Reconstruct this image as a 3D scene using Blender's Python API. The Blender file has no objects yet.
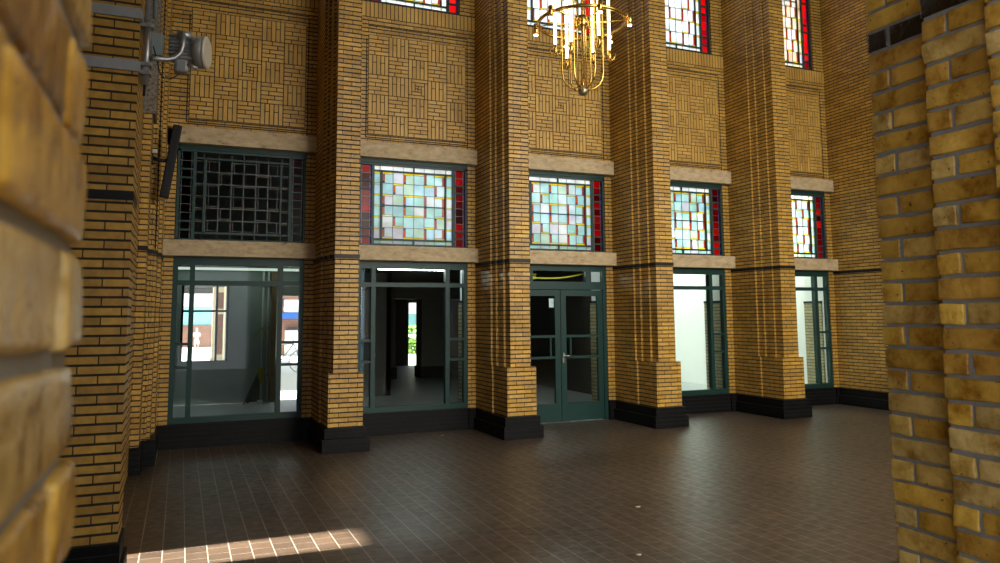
import bpy, bmesh, math, random
from mathutils import Vector, Matrix, noise
random.seed(7)
scn = bpy.context.scene
COL = scn.collection
S = 2.328            # bay pitch
CO = 0.0576          # brick course
HTOP = 9.6           # hall height

# ------------------------------------------------------------------ materials
def srgb(r, g, b):
    f = lambda c: (c/255/12.92) if c/255 <= .04045 else ((c/255+.055)/1.055)**2.4
    return (f(r), f(g), f(b), 1)

def newmat(name):
    m = bpy.data.materials.new(name); m.use_nodes = True
    nt = m.node_tree; nt.nodes.clear()
    out = nt.nodes.new('ShaderNodeOutputMaterial')
    return m, nt, out

def N(nt, t, **kw):
    n = nt.nodes.new(t)
    for k, v in kw.items():
        if k in n.inputs.keys(): n.inputs[k].default_value = v
        else: setattr(n, k, v)
    return n

def plain(name, col, rough=.5, metal=0, spec=.5, noise=0, nscale=8, bump=0, emit=None, estr=0):
    m, nt, out = newmat(name)
    b = N(nt, 'ShaderNodeBsdfPrincipled', Roughness=rough, Metallic=metal)
    b.inputs['Specular IOR Level'].default_value = spec
    b.inputs['Base Color'].default_value = col
    if noise or bump:
        tc = N(nt, 'ShaderNodeTexCoord')
        nz = N(nt, 'ShaderNodeTexNoise', Scale=nscale, Detail=6.0, Roughness=.6)
        nt.links.new(tc.outputs['Object'], nz.inputs['Vector'])
        if noise:
            mx = N(nt, 'ShaderNodeMix', data_type='RGBA', blend_type='MIX')
            mx.inputs[6].default_value = tuple(c*(1-noise) for c in col[:3])+(1,)
            mx.inputs[7].default_value = tuple(min(1, c*(1+noise)) for c in col[:3])+(1,)
            nt.links.new(nz.outputs['Fac'], mx.inputs[0])
            nt.links.new(mx.outputs[2], b.inputs['Base Color'])
        if bump:
            bp = N(nt, 'ShaderNodeBump', Strength=bump, Distance=.01)
            nt.links.new(nz.outputs['Fac'], bp.inputs['Height'])
            nt.links.new(bp.outputs['Normal'], b.inputs['Normal'])
    if emit:
        b.inputs['Emission Color'].default_value = emit
        b.inputs['Emission Strength'].default_value = estr
    nt.links.new(b.outputs[0], out.inputs[0])
    return m

def ramp(nt, stops):
    r = N(nt, 'ShaderNodeValToRGB')
    e = r.color_ramp.elements
    e[0].position, e[0].color = stops[0]
    e[1].position, e[1].color = stops[-1]
    for p, c in stops[1:-1]:
        x = e.new(p); x.color = c
    return r

def brick(name, c1, c2, mortar, rough=.45, msize=.0080, bw=.222, rh=CO, offs=.5, bump=.6, spec=.5, dark=.25):
    m, nt, out = newmat(name)
    L = nt.links.new
    tc = N(nt, 'ShaderNodeTexCoord')
    bt = N(nt, 'ShaderNodeTexBrick')
    bt.offset = offs
    bt.inputs['Scale'].default_value = 1
    bt.inputs['Color1'].default_value = c1; bt.inputs['Color2'].default_value = c2
    bt.inputs['Mortar'].default_value = mortar
    bt.inputs['Mortar Size'].default_value = msize
    bt.inputs['Mortar Smooth'].default_value = .15
    bt.inputs['Brick Width'].default_value = bw*2; bt.inputs['Row Height'].default_value = rh
    mp = N(nt, 'ShaderNodeMapping'); mp.inputs['Scale'].default_value = (2, 1, 1)      # head joints half as wide as bed joints
    L(tc.outputs['UV'], mp.inputs['Vector']); L(mp.outputs[0], bt.inputs['Vector'])
    n1 = N(nt, 'ShaderNodeTexNoise', Scale=1.7, Detail=5.0)
    n2 = N(nt, 'ShaderNodeTexNoise', Scale=22.0, Detail=5.0)
    L(tc.outputs['Object'], n1.inputs['Vector']); L(tc.outputs['Object'], n2.inputs['Vector'])
    r1 = ramp(nt, [(.3, (1-dark,)*3+(1,)), (.7, (1.08, 1.08, 1.08, 1))])
    L(n1.outputs['Fac'], r1.inputs[0])
    r2 = ramp(nt, [(.3, (.78, .75, .7, 1)), (.7, (1.12, 1.1, 1.05, 1))])
    L(n2.outputs['Fac'], r2.inputs[0])
    m1 = N(nt, 'ShaderNodeMix', data_type='RGBA', blend_type='MULTIPLY'); m1.inputs[0].default_value = 1
    m2 = N(nt, 'ShaderNodeMix', data_type='RGBA', blend_type='MULTIPLY'); m2.inputs[0].default_value = 1
    L(bt.outputs['Color'], m1.inputs[6]); L(r1.outputs[0], m1.inputs[7])
    L(m1.outputs[2], m2.inputs[6]); L(r2.outputs[0], m2.inputs[7])
    b = N(nt, 'ShaderNodeBsdfPrincipled')
    b.inputs['Specular IOR Level'].default_value = spec
    L(m2.outputs[2], b.inputs['Base Color'])
    mr = N(nt, 'ShaderNodeMapRange'); mr.inputs[3].default_value = rough; mr.inputs[4].default_value = .9
    L(bt.outputs['Fac'], mr.inputs[0]); L(mr.outputs[0], b.inputs['Roughness'])
    ml = N(nt, 'ShaderNodeMath', operation='MULTIPLY_ADD'); ml.inputs[1].default_value = -1.0
    ad = N(nt, 'ShaderNodeMath', operation='MULTIPLY'); ad.inputs[1].default_value = .35
    L(n2.outputs['Fac'], ad.inputs[0])
    L(bt.outputs['Fac'], ml.inputs[0]); L(ad.outputs[0], ml.inputs[2])
    bp = N(nt, 'ShaderNodeBump', Strength=bump, Distance=.008)
    L(ml.outputs[0], bp.inputs['Height']); L(bp.outputs[0], b.inputs['Normal'])
    L(b.outputs[0], out.inputs[0])
    return m

def vcol_brick(name, rough=.33, bump=.35, nscale=30, spec=.5, mottle_scale=8, mottle=1.0):
    """single modelled bricks: colour per brick from a face attribute, mottled glaze"""
    m, nt, out = newmat(name); L = nt.links.new
    at = N(nt, 'ShaderNodeAttribute', attribute_name='tone')
    tc = N(nt, 'ShaderNodeTexCoord')
    n1 = N(nt, 'ShaderNodeTexNoise', Scale=mottle_scale, Detail=6.0, Roughness=.65)
    n2 = N(nt, 'ShaderNodeTexNoise', Scale=nscale, Detail=6.0)
    L(tc.outputs['Object'], n1.inputs['Vector']); L(tc.outputs['Object'], n2.inputs['Vector'])
    mo = lambda c: tuple(1+(x-1)*mottle for x in c)+(1,)
    r1 = ramp(nt, [(.34, mo((.50, .38, .22))), (.48, mo((.92, .88, .8))), (.64, mo((1.22, 1.22, 1.3)))])
    L(n1.outputs['Fac'], r1.inputs[0])
    mx = N(nt, 'ShaderNodeMix', data_type='RGBA', blend_type='MULTIPLY'); mx.inputs[0].default_value = 1
    L(at.outputs['Color'], mx.inputs[6]); L(r1.outputs[0], mx.inputs[7])
    # small dark firing specks
    vo = N(nt, 'ShaderNodeTexNoise', Scale=95.0, Detail=2.0)
    L(tc.outputs['Object'], vo.inputs['Vector'])
    rs = ramp(nt, [(.26, (.25, .17, .1, 1)), (.30, (1, 1, 1, 1))])
    L(vo.outputs['Fac'], rs.inputs[0])
    m3 = N(nt, 'ShaderNodeMix', data_type='RGBA', blend_type='MULTIPLY'); m3.inputs[0].default_value = 1
    L(mx.outputs[2], m3.inputs[6]); L(rs.outputs[0], m3.inputs[7])
    b = N(nt, 'ShaderNodeBsdfPrincipled', Roughness=rough)
    b.inputs['Specular IOR Level'].default_value = spec
    L(m3.outputs[2], b.inputs['Base Color'])
    bp = N(nt, 'ShaderNodeBump', Strength=bump, Distance=.006)
    L(n2.outputs['Fac'], bp.inputs['Height']); L(bp.outputs[0], b.inputs['Normal'])
    L(b.outputs[0], out.inputs[0])
    return m

OCH1 = (.62, .365, .062, 1); OCH2 = (.41, .225, .036, 1); MORT = (.028, .022, .016, 1)
M = {}
M['brick'] = brick('ochre_brick', OCH1, OCH2, MORT)
M['brick_fg'] = vcol_brick('glazed_brick', rough=.24, bump=.9, nscale=55, mottle_scale=11)
M['relief'] = vcol_brick('relief_brick', rough=.5, bump=.2, mottle_scale=2.5, mottle=.4)
M['black'] = brick('black_brick', (.006, .006, .007, 1), (.0035, .0035, .004, 1), (.030, .028, .025, 1), rough=.5, msize=.003, bump=.5, spec=.15)
M['mortar'] = plain('mortar', (.20, .19, .175, 1), .95, noise=.3, nscale=40, bump=.4)
M['darkmortar'] = plain('dark_mortar', (.035, .028, .02, 1), .95)
M['band'] = plain('black_glaze', (.007, .007, .008, 1), .45, spec=.3, noise=.3, nscale=10)
M['green'] = plain('dark_green_paint', (.009, .036, .031, 1), .42, spec=.3, noise=.15, nscale=5)
M['green2'] = plain('stained_frame_paint', (.022, .05, .045, 1), .45, spec=.3)
M['lead'] = plain('lead_came', (.13, .13, .125, 1), .45, .6)
M['steel'] = plain('galvanised_steel', (.45, .46, .47, 1), .38, .85, noise=.2, nscale=20)
M['strap'] = plain('steel_strap', (.42, .45, .47, 1), .45, .5, noise=.15, nscale=20)
M['greybox'] = plain('grey_green_plastic', (.22, .26, .26, 1), .5)
M['radio_grey'] = plain('grey_cast_metal', (.28, .28, .27, 1), .5, .3)
M['offwhite'] = plain('offwhite_plastic', (.62, .56, .42, 1), .5)
M['blackpl'] = plain('black_plastic', (.009, .011, .012, 1), .55, spec=.25, noise=.2, nscale=30)
M['brass'] = plain('polished_brass', (.82, .52, .13, 1), .22, 1.0)
M['darkbrass'] = plain('aged_brass', (.36, .30, .18, 1), .4, .9)
M['tube'] = plain('lit_glass_tube', (1, .95, .85, 1), .3, emit=(1, .84, .58, 1), estr=8)
M['spot'] = plain('lit_lens', (1, .95, .85, 1), .3, emit=(1, .9, .7, 1), estr=12)
M['chrome'] = plain('chrome', (.7, .7, .68, 1), .2, 1.0)
M['white_wall'] = plain('white_plaster', (.82, .83, .82, 1), .8, noise=.05, nscale=2)
M['grey_wall'] = plain('grey_cement_render', (.27, .31, .295, 1), .85, noise=.28, nscale=2.2, bump=.1)
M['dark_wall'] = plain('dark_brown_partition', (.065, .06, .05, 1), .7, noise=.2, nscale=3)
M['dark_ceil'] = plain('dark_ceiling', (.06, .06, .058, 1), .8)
M['plaster'] = plain('ceiling_plaster', (.5, .45, .36, 1), .9)
M['paper'] = plain('paper', (.75, .82, .85, 1), .7)
M['yellow'] = plain('yellow_plastic', (.75, .62, .03, 1), .5)
M['pipe'] = plain('pale_pipe', (.42, .44, .42, 1), .5)
M['wood'] = plain('brown_wood', (.20, .13, .065, 1), .6, noise=.3, nscale=6)
M['stick'] = plain('dark_olive_metal', (.05, .05, .03, 1), .5)
M['cloth'] = plain('yellow_cloth', (.30, .25, .04, 1), .9)
M['blue'] = plain('blue_paint', (.035, .13, .24, 1), .4)
M['blue2'] = plain('blue_awning', (.02, .10, .38, 1), .5)
M['paving'] = plain('pale_paving', (.62, .60, .56, 1), .9, noise=.08, nscale=3)
M['asphalt'] = plain('grey_paving', (.45, .45, .45, 1), .9, noise=.08, nscale=3)
M['red_brick'] = brick('red_brick', (.30, .12, .08, 1), (.22, .09, .06, 1), (.25, .2, .17, 1), rough=.7, msize=.008, bw=.22, rh=.07, bump=.2)
M['cream'] = plain('cream_stone', (.70, .60, .42, 1), .8, noise=.1)
M['teal'] = plain('teal_glazing', (.22, .52, .52, 1), .3)
M['whitepaint'] = plain('white_paint', (.8, .82, .82, 1), .6)
M['skin'] = plain('skin', (.55, .30, .2, 1), .6)
M['hair'] = plain('hair', (.35, .25, .14, 1), .8)
M['shirt'] = plain('white_shirt', (.8, .78, .76, 1), .8)
M['shorts'] = plain('pale_blue_shorts', (.55, .68, .75, 1), .8)
M['bag'] = plain('dark_strap', (.1, .09, .12, 1), .8)
M['chip'] = plain('paper_scrap', (.6, .55, .42, 1), .8)
M['white_brick'] = brick('pale_yellow_brick', (.46, .40, .22, 1), (.34, .29, .15, 1), (.12, .11, .09, 1), msize=.006, bump=.5)

def leaf_mat():
    m, nt, out = newmat('hedge_leaves'); L = nt.links.new
    tc = N(nt, 'ShaderNodeTexCoord'); nz = N(nt, 'ShaderNodeTexNoise', Scale=7.0, Detail=6.0)
    L(tc.outputs['Object'], nz.inputs['Vector'])
    r = ramp(nt, [(.35, (.06, .16, .02, 1)), (.65, (.35, .55, .10, 1))]); L(nz.outputs['Fac'], r.inputs[0])
    b = N(nt, 'ShaderNodeBsdfPrincipled', Roughness=.7); L(r.outputs[0], b.inputs['Base Color']); L(b.outputs[0], out.inputs[0])
    return m
M['leaf'] = leaf_mat()

def stone_mat():
    m, nt, out = newmat('travertine'); L = nt.links.new
    tc = N(nt, 'ShaderNodeTexCoord')
    mp = N(nt, 'ShaderNodeMapping'); mp.inputs['Scale'].default_value = (4, 6, 9)
    L(tc.outputs['Object'], mp.inputs['Vector'])
    nz = N(nt, 'ShaderNodeTexNoise', Scale=2.0, Detail=8.0, Roughness=.7)
    L(mp.outputs[0], nz.inputs['Vector'])
    r = ramp(nt, [(.30, (.12, .085, .045, 1)), (.38, (.38, .27, .145, 1)), (.52, (.47, .35, .20, 1)), (.72, (.56, .44, .27, 1))])
    L(nz.outputs['Fac'], r.inputs[0])
    b = N(nt, 'ShaderNodeBsdfPrincipled', Roughness=.75)
    L(r.outputs[0], b.inputs['Base Color'])
    bp = N(nt, 'ShaderNodeBump', Strength=.5, Distance=.01); L(nz.outputs['Fac'], bp.inputs['Height']); L(bp.outputs[0], b.inputs['Normal'])
    L(b.outputs[0], out.inputs[0]); return m
M['stone'] = stone_mat()

def rough_stone():
    m, nt, out = newmat('pebbled_concrete'); L = nt.links.new
    tc = N(nt, 'ShaderNodeTexCoord'); nz = N(nt, 'ShaderNodeTexNoise', Scale=45.0, Detail=5.0)
    L(tc.outputs['Object'], nz.inputs['Vector'])
    r = ramp(nt, [(.35, (.09, .075, .055, 1)), (.6, (.24, .20, .15, 1))]); L(nz.outputs['Fac'], r.inputs[0])
    b = N(nt, 'ShaderNodeBsdfPrincipled', Roughness=.9); L(r.outputs[0], b.inputs['Base Color'])
    bp = N(nt, 'ShaderNodeBump', Strength=.8, Distance=.01); L(nz.outputs['Fac'], bp.inputs['Height']); L(bp.outputs[0], b.inputs['Normal'])
    L(b.outputs[0], out.inputs[0]); return m
M['pebble'] = rough_stone()

def tile_mat(name, c1, c2, mort, size=.1425, rough=(.33, .48), ms=.0038):
    m, nt, out = newmat(name); L = nt.links.new
    tc = N(nt, 'ShaderNodeTexCoord')
    mp = N(nt, 'ShaderNodeMapping'); mp.inputs['Rotation'].default_value = (0, 0, math.pi/2); mp.inputs['Location'].default_value = (0, .064, 0); mp.inputs['Scale'].default_value = (1, 2, 1)
    L(tc.outputs['Object'], mp.inputs['Vector'])
    bt = N(nt, 'ShaderNodeTexBrick'); bt.offset = .5
    for k, v in (('Scale', 1), ('Color1', c1), ('Color2', c2), ('Mortar', mort), ('Mortar Size', ms), ('Mortar Smooth', .2), ('Brick Width', size*2), ('Row Height', size)):
        bt.inputs[k].default_value = v
    L(mp.outputs[0], bt.inputs['Vector'])
    n1 = N(nt, 'ShaderNodeTexNoise', Scale=.9, Detail=5.0); L(tc.outputs['Object'], n1.inputs['Vector'])
    n2 = N(nt, 'ShaderNodeTexNoise', Scale=14.0, Detail=5.0); L(tc.outputs['Object'], n2.inputs['Vector'])
    r1 = ramp(nt, [(.35, (.75, .75, .75, 1)), (.65, (1.1, 1.1, 1.1, 1))]); L(n1.outputs['Fac'], r1.inputs[0])
    mx = N(nt, 'ShaderNodeMix', data_type='RGBA', blend_type='MULTIPLY'); mx.inputs[0].default_value = 1
    L(bt.outputs['Color'], mx.inputs[6]); L(r1.outputs[0], mx.inputs[7])
    b = N(nt, 'ShaderNodeBsdfPrincipled'); b.inputs['Specular IOR Level'].default_value = .7; L(mx.outputs[2], b.inputs['Base Color'])
    mr = N(nt, 'ShaderNodeMapRange'); mr.inputs[1].default_value = .3; mr.inputs[2].default_value = .7
    mr.inputs[3].default_value = rough[0]; mr.inputs[4].default_value = rough[1]
    L(n2.outputs['Fac'], mr.inputs[0]); L(mr.outputs[0], b.inputs['Roughness'])
    ml = N(nt, 'ShaderNodeMath', operation='MULTIPLY_ADD'); ml.inputs[1].default_value = -1
    ad = N(nt, 'ShaderNodeMath', operation='MULTIPLY'); ad.inputs[1].default_value = .08
    L(n2.outputs['Fac'], ad.inputs[0]); L(bt.outputs['Fac'], ml.inputs[0]); L(ad.outputs[0], ml.inputs[2])
    bp = N(nt, 'ShaderNodeBump', Strength=.12, Distance=.003); L(ml.outputs[0], bp.inputs['Height']); L(bp.outputs[0], b.inputs['Normal'])
    L(b.outputs[0], out.inputs[0]); return m
M['floor'] = tile_mat('brown_floor_tiles', (.072, .046, .028, 1), (.046, .029, .018, 1), (.24, .21, .165, 1))
M['annex_floor'] = plain('grey_screed', (.38, .41, .405, 1), .45, noise=.2, nscale=1.5)

def pane_mat():
    m, nt, out = newmat('clear_glass'); L = nt.links.new
    t = N(nt, 'ShaderNodeBsdfTransparent'); t.inputs['Color'].default_value = (.90, .95, .94, 1)
    g = N(nt, 'ShaderNodeBsdfGlossy', Roughness=.02)
    f = N(nt, 'ShaderNodeFresnel', IOR=1.45)
    mx = N(nt, 'ShaderNodeMixShader'); ge = N(nt, 'ShaderNodeNewGeometry'); iv = N(nt, 'ShaderNodeMath', operation='SUBTRACT'); iv.inputs[0].default_value = 1; L(ge.outputs['Backfacing'], iv.inputs[1]); mu = N(nt, 'ShaderNodeMath', operation='MULTIPLY'); L(f.outputs[0], mu.inputs[0]); L(iv.outputs[0], mu.inputs[1]); L(mu.outputs[0], mx.inputs[0]); L(t.outputs[0], mx.inputs[1]); L(g.outputs[0], mx.inputs[2])
    L(mx.outputs[0], out.inputs[0]); return m
M['pane'] = pane_mat()

def frost_mat(nm, c):
    m, nt, out = newmat(nm); t = N(nt, 'ShaderNodeBsdfTranslucent'); t.inputs[0].default_value = c
    nt.links.new(t.outputs[0], out.inputs[0]); return m
M['frost'] = frost_mat('frosted_glazing', (.47, .49, .475, 1)); M['frost2'] = frost_mat('dirty_frosted_glazing', (.24, .265, .255, 1))  # for the added ceiling panels; the second passes less light into the grey room

def stained_mat():
    m, nt, out = newmat('stained_glass'); L = nt.links.new
    at = N(nt, 'ShaderNodeAttribute', attribute_name='tone')
    tc = N(nt, 'ShaderNodeTexCoord'); nz = N(nt, 'ShaderNodeTexNoise', Scale=6.0, Detail=4.0); L(tc.outputs['Object'], nz.inputs['Vector'])
    r = ramp(nt, [(.3, (.75, .77, .77, 1)), (.7, (1.0, 1.0, 1.0, 1))]); L(nz.outputs['Fac'], r.inputs[0])
    mx = N(nt, 'ShaderNodeMix', data_type='RGBA', blend_type='MULTIPLY'); mx.inputs[0].default_value = 1
    L(at.outputs['Color'], mx.inputs[6]); L(r.outputs[0], mx.inputs[7])
    tr = N(nt, 'ShaderNodeBsdfTransparent'); tl = N(nt, 'ShaderNodeBsdfTranslucent'); gl = N(nt, 'ShaderNodeBsdfGlossy', Roughness=.15)
    L(mx.outputs[2], tr.inputs[0]); L(mx.outputs[2], tl.inputs[0])
    a = N(nt, 'ShaderNodeMixShader'); a.inputs[0].default_value = .55
    L(tr.outputs[0], a.inputs[1]); L(tl.outputs[0], a.inputs[2])
    b = N(nt, 'ShaderNodeMixShader'); b.inputs[0].default_value = .012
    L(a.outputs[0], b.inputs[1]); L(gl.outputs[0], b.inputs[2])
    L(b.outputs[0], out.inputs[0]); return m
M['stained'] = stained_mat()

# ------------------------------------------------------------------ mesh helpers
class MB:
    def __init__(s):
        s.bm = bmesh.new(); s.uv = s.bm.loops.layers.uv.new('UVMap')
        s.col = s.bm.loops.layers.float_color.new('tone')
    def quad(s, pts, uvs=None, mi=0, col=None):
        vs = [s.bm.verts.new(p) for p in pts]
        f = s.bm.faces.new(vs); f.material_index = mi
        n = f.normal if f.normal.length else Vector((0, 0, 1))
        f.normal_update(); n = f.normal
        for i, l in enumerate(f.loops):
            p = l.vert.co
            if uvs: l[s.uv].uv = uvs[i]
            elif abs(n.z) > .7: l[s.uv].uv = (p.x, p.y)
            elif abs(n.x) > abs(n.y): l[s.uv].uv = (p.y, p.z)
            else: l[s.uv].uv = (p.x, p.z)
            if col: l[s.col] = col
        return f
    def box(s, x0, x1, y0, y1, z0, z1, mi=0, col=None):
        P = lambda a, b, c: ((x0, x1)[a], (y0, y1)[b], (z0, z1)[c])
        for q in ([(0,0,0),(1,0,0),(1,0,1),(0,0,1)], [(1,1,0),(0,1,0),(0,1,1),(1,1,1)], [(0,1,0),(0,0,0),(0,0,1),(0,1,1)],
                  [(1,0,0),(1,1,0),(1,1,1),(1,0,1)], [(0,0,1),(1,0,1),(1,1,1),(0,1,1)], [(0,1,0),(1,1,0),(1,0,0),(0,0,0)]):
            s.quad([P(*c) for c in q], None, mi, col)
        return s
    def bevbox(s, x0, x1, y0, y1, z0, z1, bev=.004, seg=2, mi=0, col=None, jit=0, rot=None, about=None, smooth=False, rough=0):
        t = bmesh.new(); bmesh.ops.create_cube(t, size=1)
        for v in t.verts:
            v.co = Vector((x0+(v.co.x+.5)*(x1-x0), y0+(v.co.y+.5)*(y1-y0), z0+(v.co.z+.5)*(z1-z0)))
            if jit: v.co += Vector([random.uniform(-jit, jit) for _ in range(3)])
        bmesh.ops.bevel(t, geom=list(t.edges), offset=bev, segments=seg, affect='EDGES', profile=.5)
        if rough:
            bmesh.ops.subdivide_edges(t, edges=[e for e in t.edges if e.calc_length() > .03], cuts=3, use_grid_fill=True)
            for v in t.verts: v.co += noise.noise_vector(v.co*38)*rough + noise.noise_vector(v.co*11)*rough*.8
        if rot is not None:
            c = Vector(about)
            for v in t.verts: v.co = rot @ (v.co-c)+c
        s.merge(t, mi, col, smooth); return s
    def merge(s, t, mi=0, col=None, smooth=False):
        mp = {v: s.bm.verts.new(v.co) for v in t.verts}
        for f in t.faces:
            g = s.bm.faces.new([mp[v] for v in f.verts]); g.material_index = mi; g.smooth = smooth
            g.normal_update(); n = g.normal
            for l in g.loops:
                p = l.vert.co
                l[s.uv].uv = (p.x, p.y) if abs(n.z) > .7 else ((p.y, p.z) if abs(n.x) > abs(n.y) else (p.x, p.z))
                if col: l[s.col] = col
        t.free()
    def prism(s, poly, z0, z1, mi=0, cap=True):
        """vertical extrusion of a counter-clockwise footprint"""
        n = len(poly)
        for i in range(n):
            a, b = poly[i], poly[(i+1) % n]
            d = math.hypot(b[0]-a[0], b[1]-a[1])
            ax = abs(b[0]-a[0]) > abs(b[1]-a[1])
            ua, ub = (a[0], b[0]) if ax else (a[1], b[1])
            s.quad([(a[0], a[1], z0), (b[0], b[1], z0), (b[0], b[1], z1), (a[0], a[1], z1)], [(ua, z0), (ub, z0), (ub, z1), (ua, z1)], mi)
        if cap:
            s.quad([(p[0], p[1], z1) for p in poly], None, mi)
            s.quad([(p[0], p[1], z0) for p in reversed(poly)], None, mi)
        return s
    def tube(s, pts, r, n=10, mi=0, cap=True, col=None):
        pts = [Vector(p) for p in pts]; rs = r if isinstance(r, (list, tuple)) else [r]*len(pts)
        rings = []; up = None
        for i, p in enumerate(pts):
            d = (pts[min(i+1, len(pts)-1)]-pts[max(i-1, 0)]).normalized()
            if up is None:
                up = Vector((0, 0, 1)) if abs(d.z) < .9 else Vector((1, 0, 0))
            a = d.cross(up).normalized(); b = a.cross(d).normalized(); up = b
            rings.append([s.bm.verts.new(p+rs[i]*(math.cos(t)*a+math.sin(t)*b)) for t in [2*math.pi*k/n for k in range(n)]])
        for i in range(len(rings)-1):
            for k in range(n):
                f = s.bm.faces.new([rings[i][k], rings[i][(k+1) % n], rings[i+1][(k+1) % n], rings[i+1][k]])
                f.smooth = True; f.material_index = mi
                if col:
                    for l in f.loops: l[s.col] = col
        if cap:
            for q, rg in ((0, rings[0]), (1, rings[-1])):
                f = s.bm.faces.new(rg if q else list(reversed(rg))); f.material_index = mi
        return s
    def torus(s, c, R, r, n=64, m=10, mi=0):
        c = Vector(c); rings = []
        for i in range(n):
            t = 2*math.pi*i/n; d = Vector((math.cos(t), math.sin(t), 0))
            rings.append([s.bm.verts.new(c+d*(R+r*math.cos(u))+Vector((0, 0, r*math.sin(u)))) for u in [2*math.pi*k/m for k in range(m)]])
        for i in range(n):
            for k in range(m):
                f = s.bm.faces.new([rings[i][k], rings[(i+1) % n][k], rings[(i+1) % n][(k+1) % m], rings[i][(k+1) % m]]); f.smooth = True; f.material_index = mi
        return s
    def ball(s, c, r, mi=0, sc=(1, 1, 1), sub=3):
        t = bmesh.new(); bmesh.ops.create_icosphere(t, subdivisions=sub, radius=r)
        for v in t.verts: v.co = Vector((v.co.x*sc[0], v.co.y*sc[1], v.co.z*sc[2]))+Vector(c)
        s.merge(t, mi, None, True); return s
    def build(s, name, mats, parent=None, loc=None):
        me = bpy.data.meshes.new(name)
        bmesh.ops.recalc_face_normals(s.bm, faces=list(s.bm.faces))
        s.bm.to_mesh(me); s.bm.free()
        for m in (mats if isinstance(mats, list) else [mats]): me.materials.append(m)
        o = bpy.data.objects.new(name, me); COL.objects.link(o)
        if parent: o.parent = parent; o.matrix_parent_inverse = Matrix.Translation(parent.location).inverted() if parent.type == 'EMPTY' else Matrix()
        return o

def tag(o, label, cat, group=None, kind=None):
    o['label'] = label; o['category'] = cat
    if group: o['group'] = group
    if kind: o['kind'] = kind
    return o
def empty(name, loc, label, cat, group=None, kind=None):
    o = bpy.data.objects.new(name, None); COL.objects.link(o); o.location = loc; o.empty_display_size = .1
    return tag(o, label, cat, group, kind)
ORD = ['leftmost', 'second from the left', 'middle', 'fourth from the left', 'rightmost']

# ------------------------------------------------------------------ floor, ceiling, outer walls
f = MB().box(-6.2, 11.2, -15, .0, -.12, 0).build('floor', M['floor']); tag(f, 'dark brown tiled hall floor with pale joints', 'floor', kind='structure')
c = MB().box(-2.2, 11.2, -9.9, .5, HTOP, HTOP+.15).build('ceiling', M['plaster']); tag(c, 'high pale ceiling over the brick hall', 'ceiling', kind='structure')

# window wall: recessed plane y = 0
wb = MB()
def L(i): return S*i
for i in range(5):
    o = L(i)
    for (a, b) in ((-.24, -.115), (1.5, 1.625)):
        wb.box(o+a, o+b, 0, .14, .295, 2.376)
        wb.box(o+a, o+b, 0, .14, 2.58, 3.8)
    wb.box(o-.24, o+1.625, 0, .14, 4.04, 6.11)
    for (a, b) in ((-.24, .0), (1.385, 1.625)):
        wb.box(o+a, o+b, 0, .14, 6.11, 8.7)
    wb.box(o-.24, o+1.625, 0, .14, 8.7, HTOP)
    wb.box(o+1.625, o+2.09, 0, .14, 0, HTOP)          # wall behind the pier
wall = wb.build('wall_back', M['brick'])
tag(wall, 'yellow brick wall carrying the windows and the basketweave panels', 'wall', kind='structure')

# basketweave relief panels + soldier course, children of the wall
BR = [(.56, .33, .065, 1), (.52, .30, .056, 1), (.48, .27, .05, 1), (.54, .315, .06, 1)]
def relief(i):
    o = L(i)+.0; m = MB(); y = -.009; g = .0105
    x0, z0, bl = o+.004, 4.163, .2885
    bx = .2925
    def br(a, b, c, d, dep=y):
        m.bevbox(a+g/2, b-g/2, dep, .004, c+g/2, d-g/2, bev=.0025, seg=1, col=random.choice(BR))
    m.box(x0-.004, x0+5*bx+.004, -.0015, .002, z0-.004, z0+5*bl+.004, mi=1)
    for cx in range(5):
        for r in range(5):
            ax, az = x0+cx*bx, z0+r*bl
            if cx == 2 and r == 2:
                for q in range(3):
                    d0, d1 = q*.05, q*.05+.05
                    br(ax+d0, ax+bx-d1, az+d0, az+d1); br(ax+d1, ax+bx-d0, az+bl-d1, az+bl-d0)
                    br(ax+d0, ax+d1, az+d1, az+bl-d0); br(ax+bx-d1, ax+bx-d0, az+d0, az+bl-d1)
                continue
            if (cx+r) % 2 == 1:
                n = 5
                for k in range(n):
                    w = bx/n; sp = bl*(.62 if k % 2 else .36) if k in (1, 3) else None
                    if sp: br(ax+k*w, ax+k*w+w, az, az+sp); br(ax+k*w, ax+k*w+w, az+sp, az+bl)
                    else: br(ax+k*w, ax+k*w+w, az, az+bl)
            else:
                for k in range(5):
                    h = bl/5; sp = bx*((.3, .62, .35, .7, .45)[k])
                    br(ax, ax+sp, az+k*h, az+k*h+h); br(ax+sp, ax+bx, az+k*h, az+k*h+h)
    # recessed dark frame lines around the panel
    m.box(o-.03, o-.014, -.004, .002, 4.12, 5.55, mi=1); m.box(o-.03, o+1.5, -.004, .002, 4.108, 4.122, mi=1)
    m.box(o+1.49, o+1.504, -.004, .002, 4.06, 5.72, mi=1); m.box(o+.0, o+1.5, -.004, .002, 5.735, 5.748, mi=1)
    # soldier course under the high window
    n = 29; w = (1.625+.1)/n
    m.box(o-.1, o+1.62, -.0015, .002, 5.865, 6.1, mi=1)
    for k in range(n): br(o-.1+k*w, o-.1+k*w+w, 5.87, 6.098, -.006)
    p = m.build('brick_panel', [M['relief'], M['darkmortar']], wall)
for i in range(5): relief(i)

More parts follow.
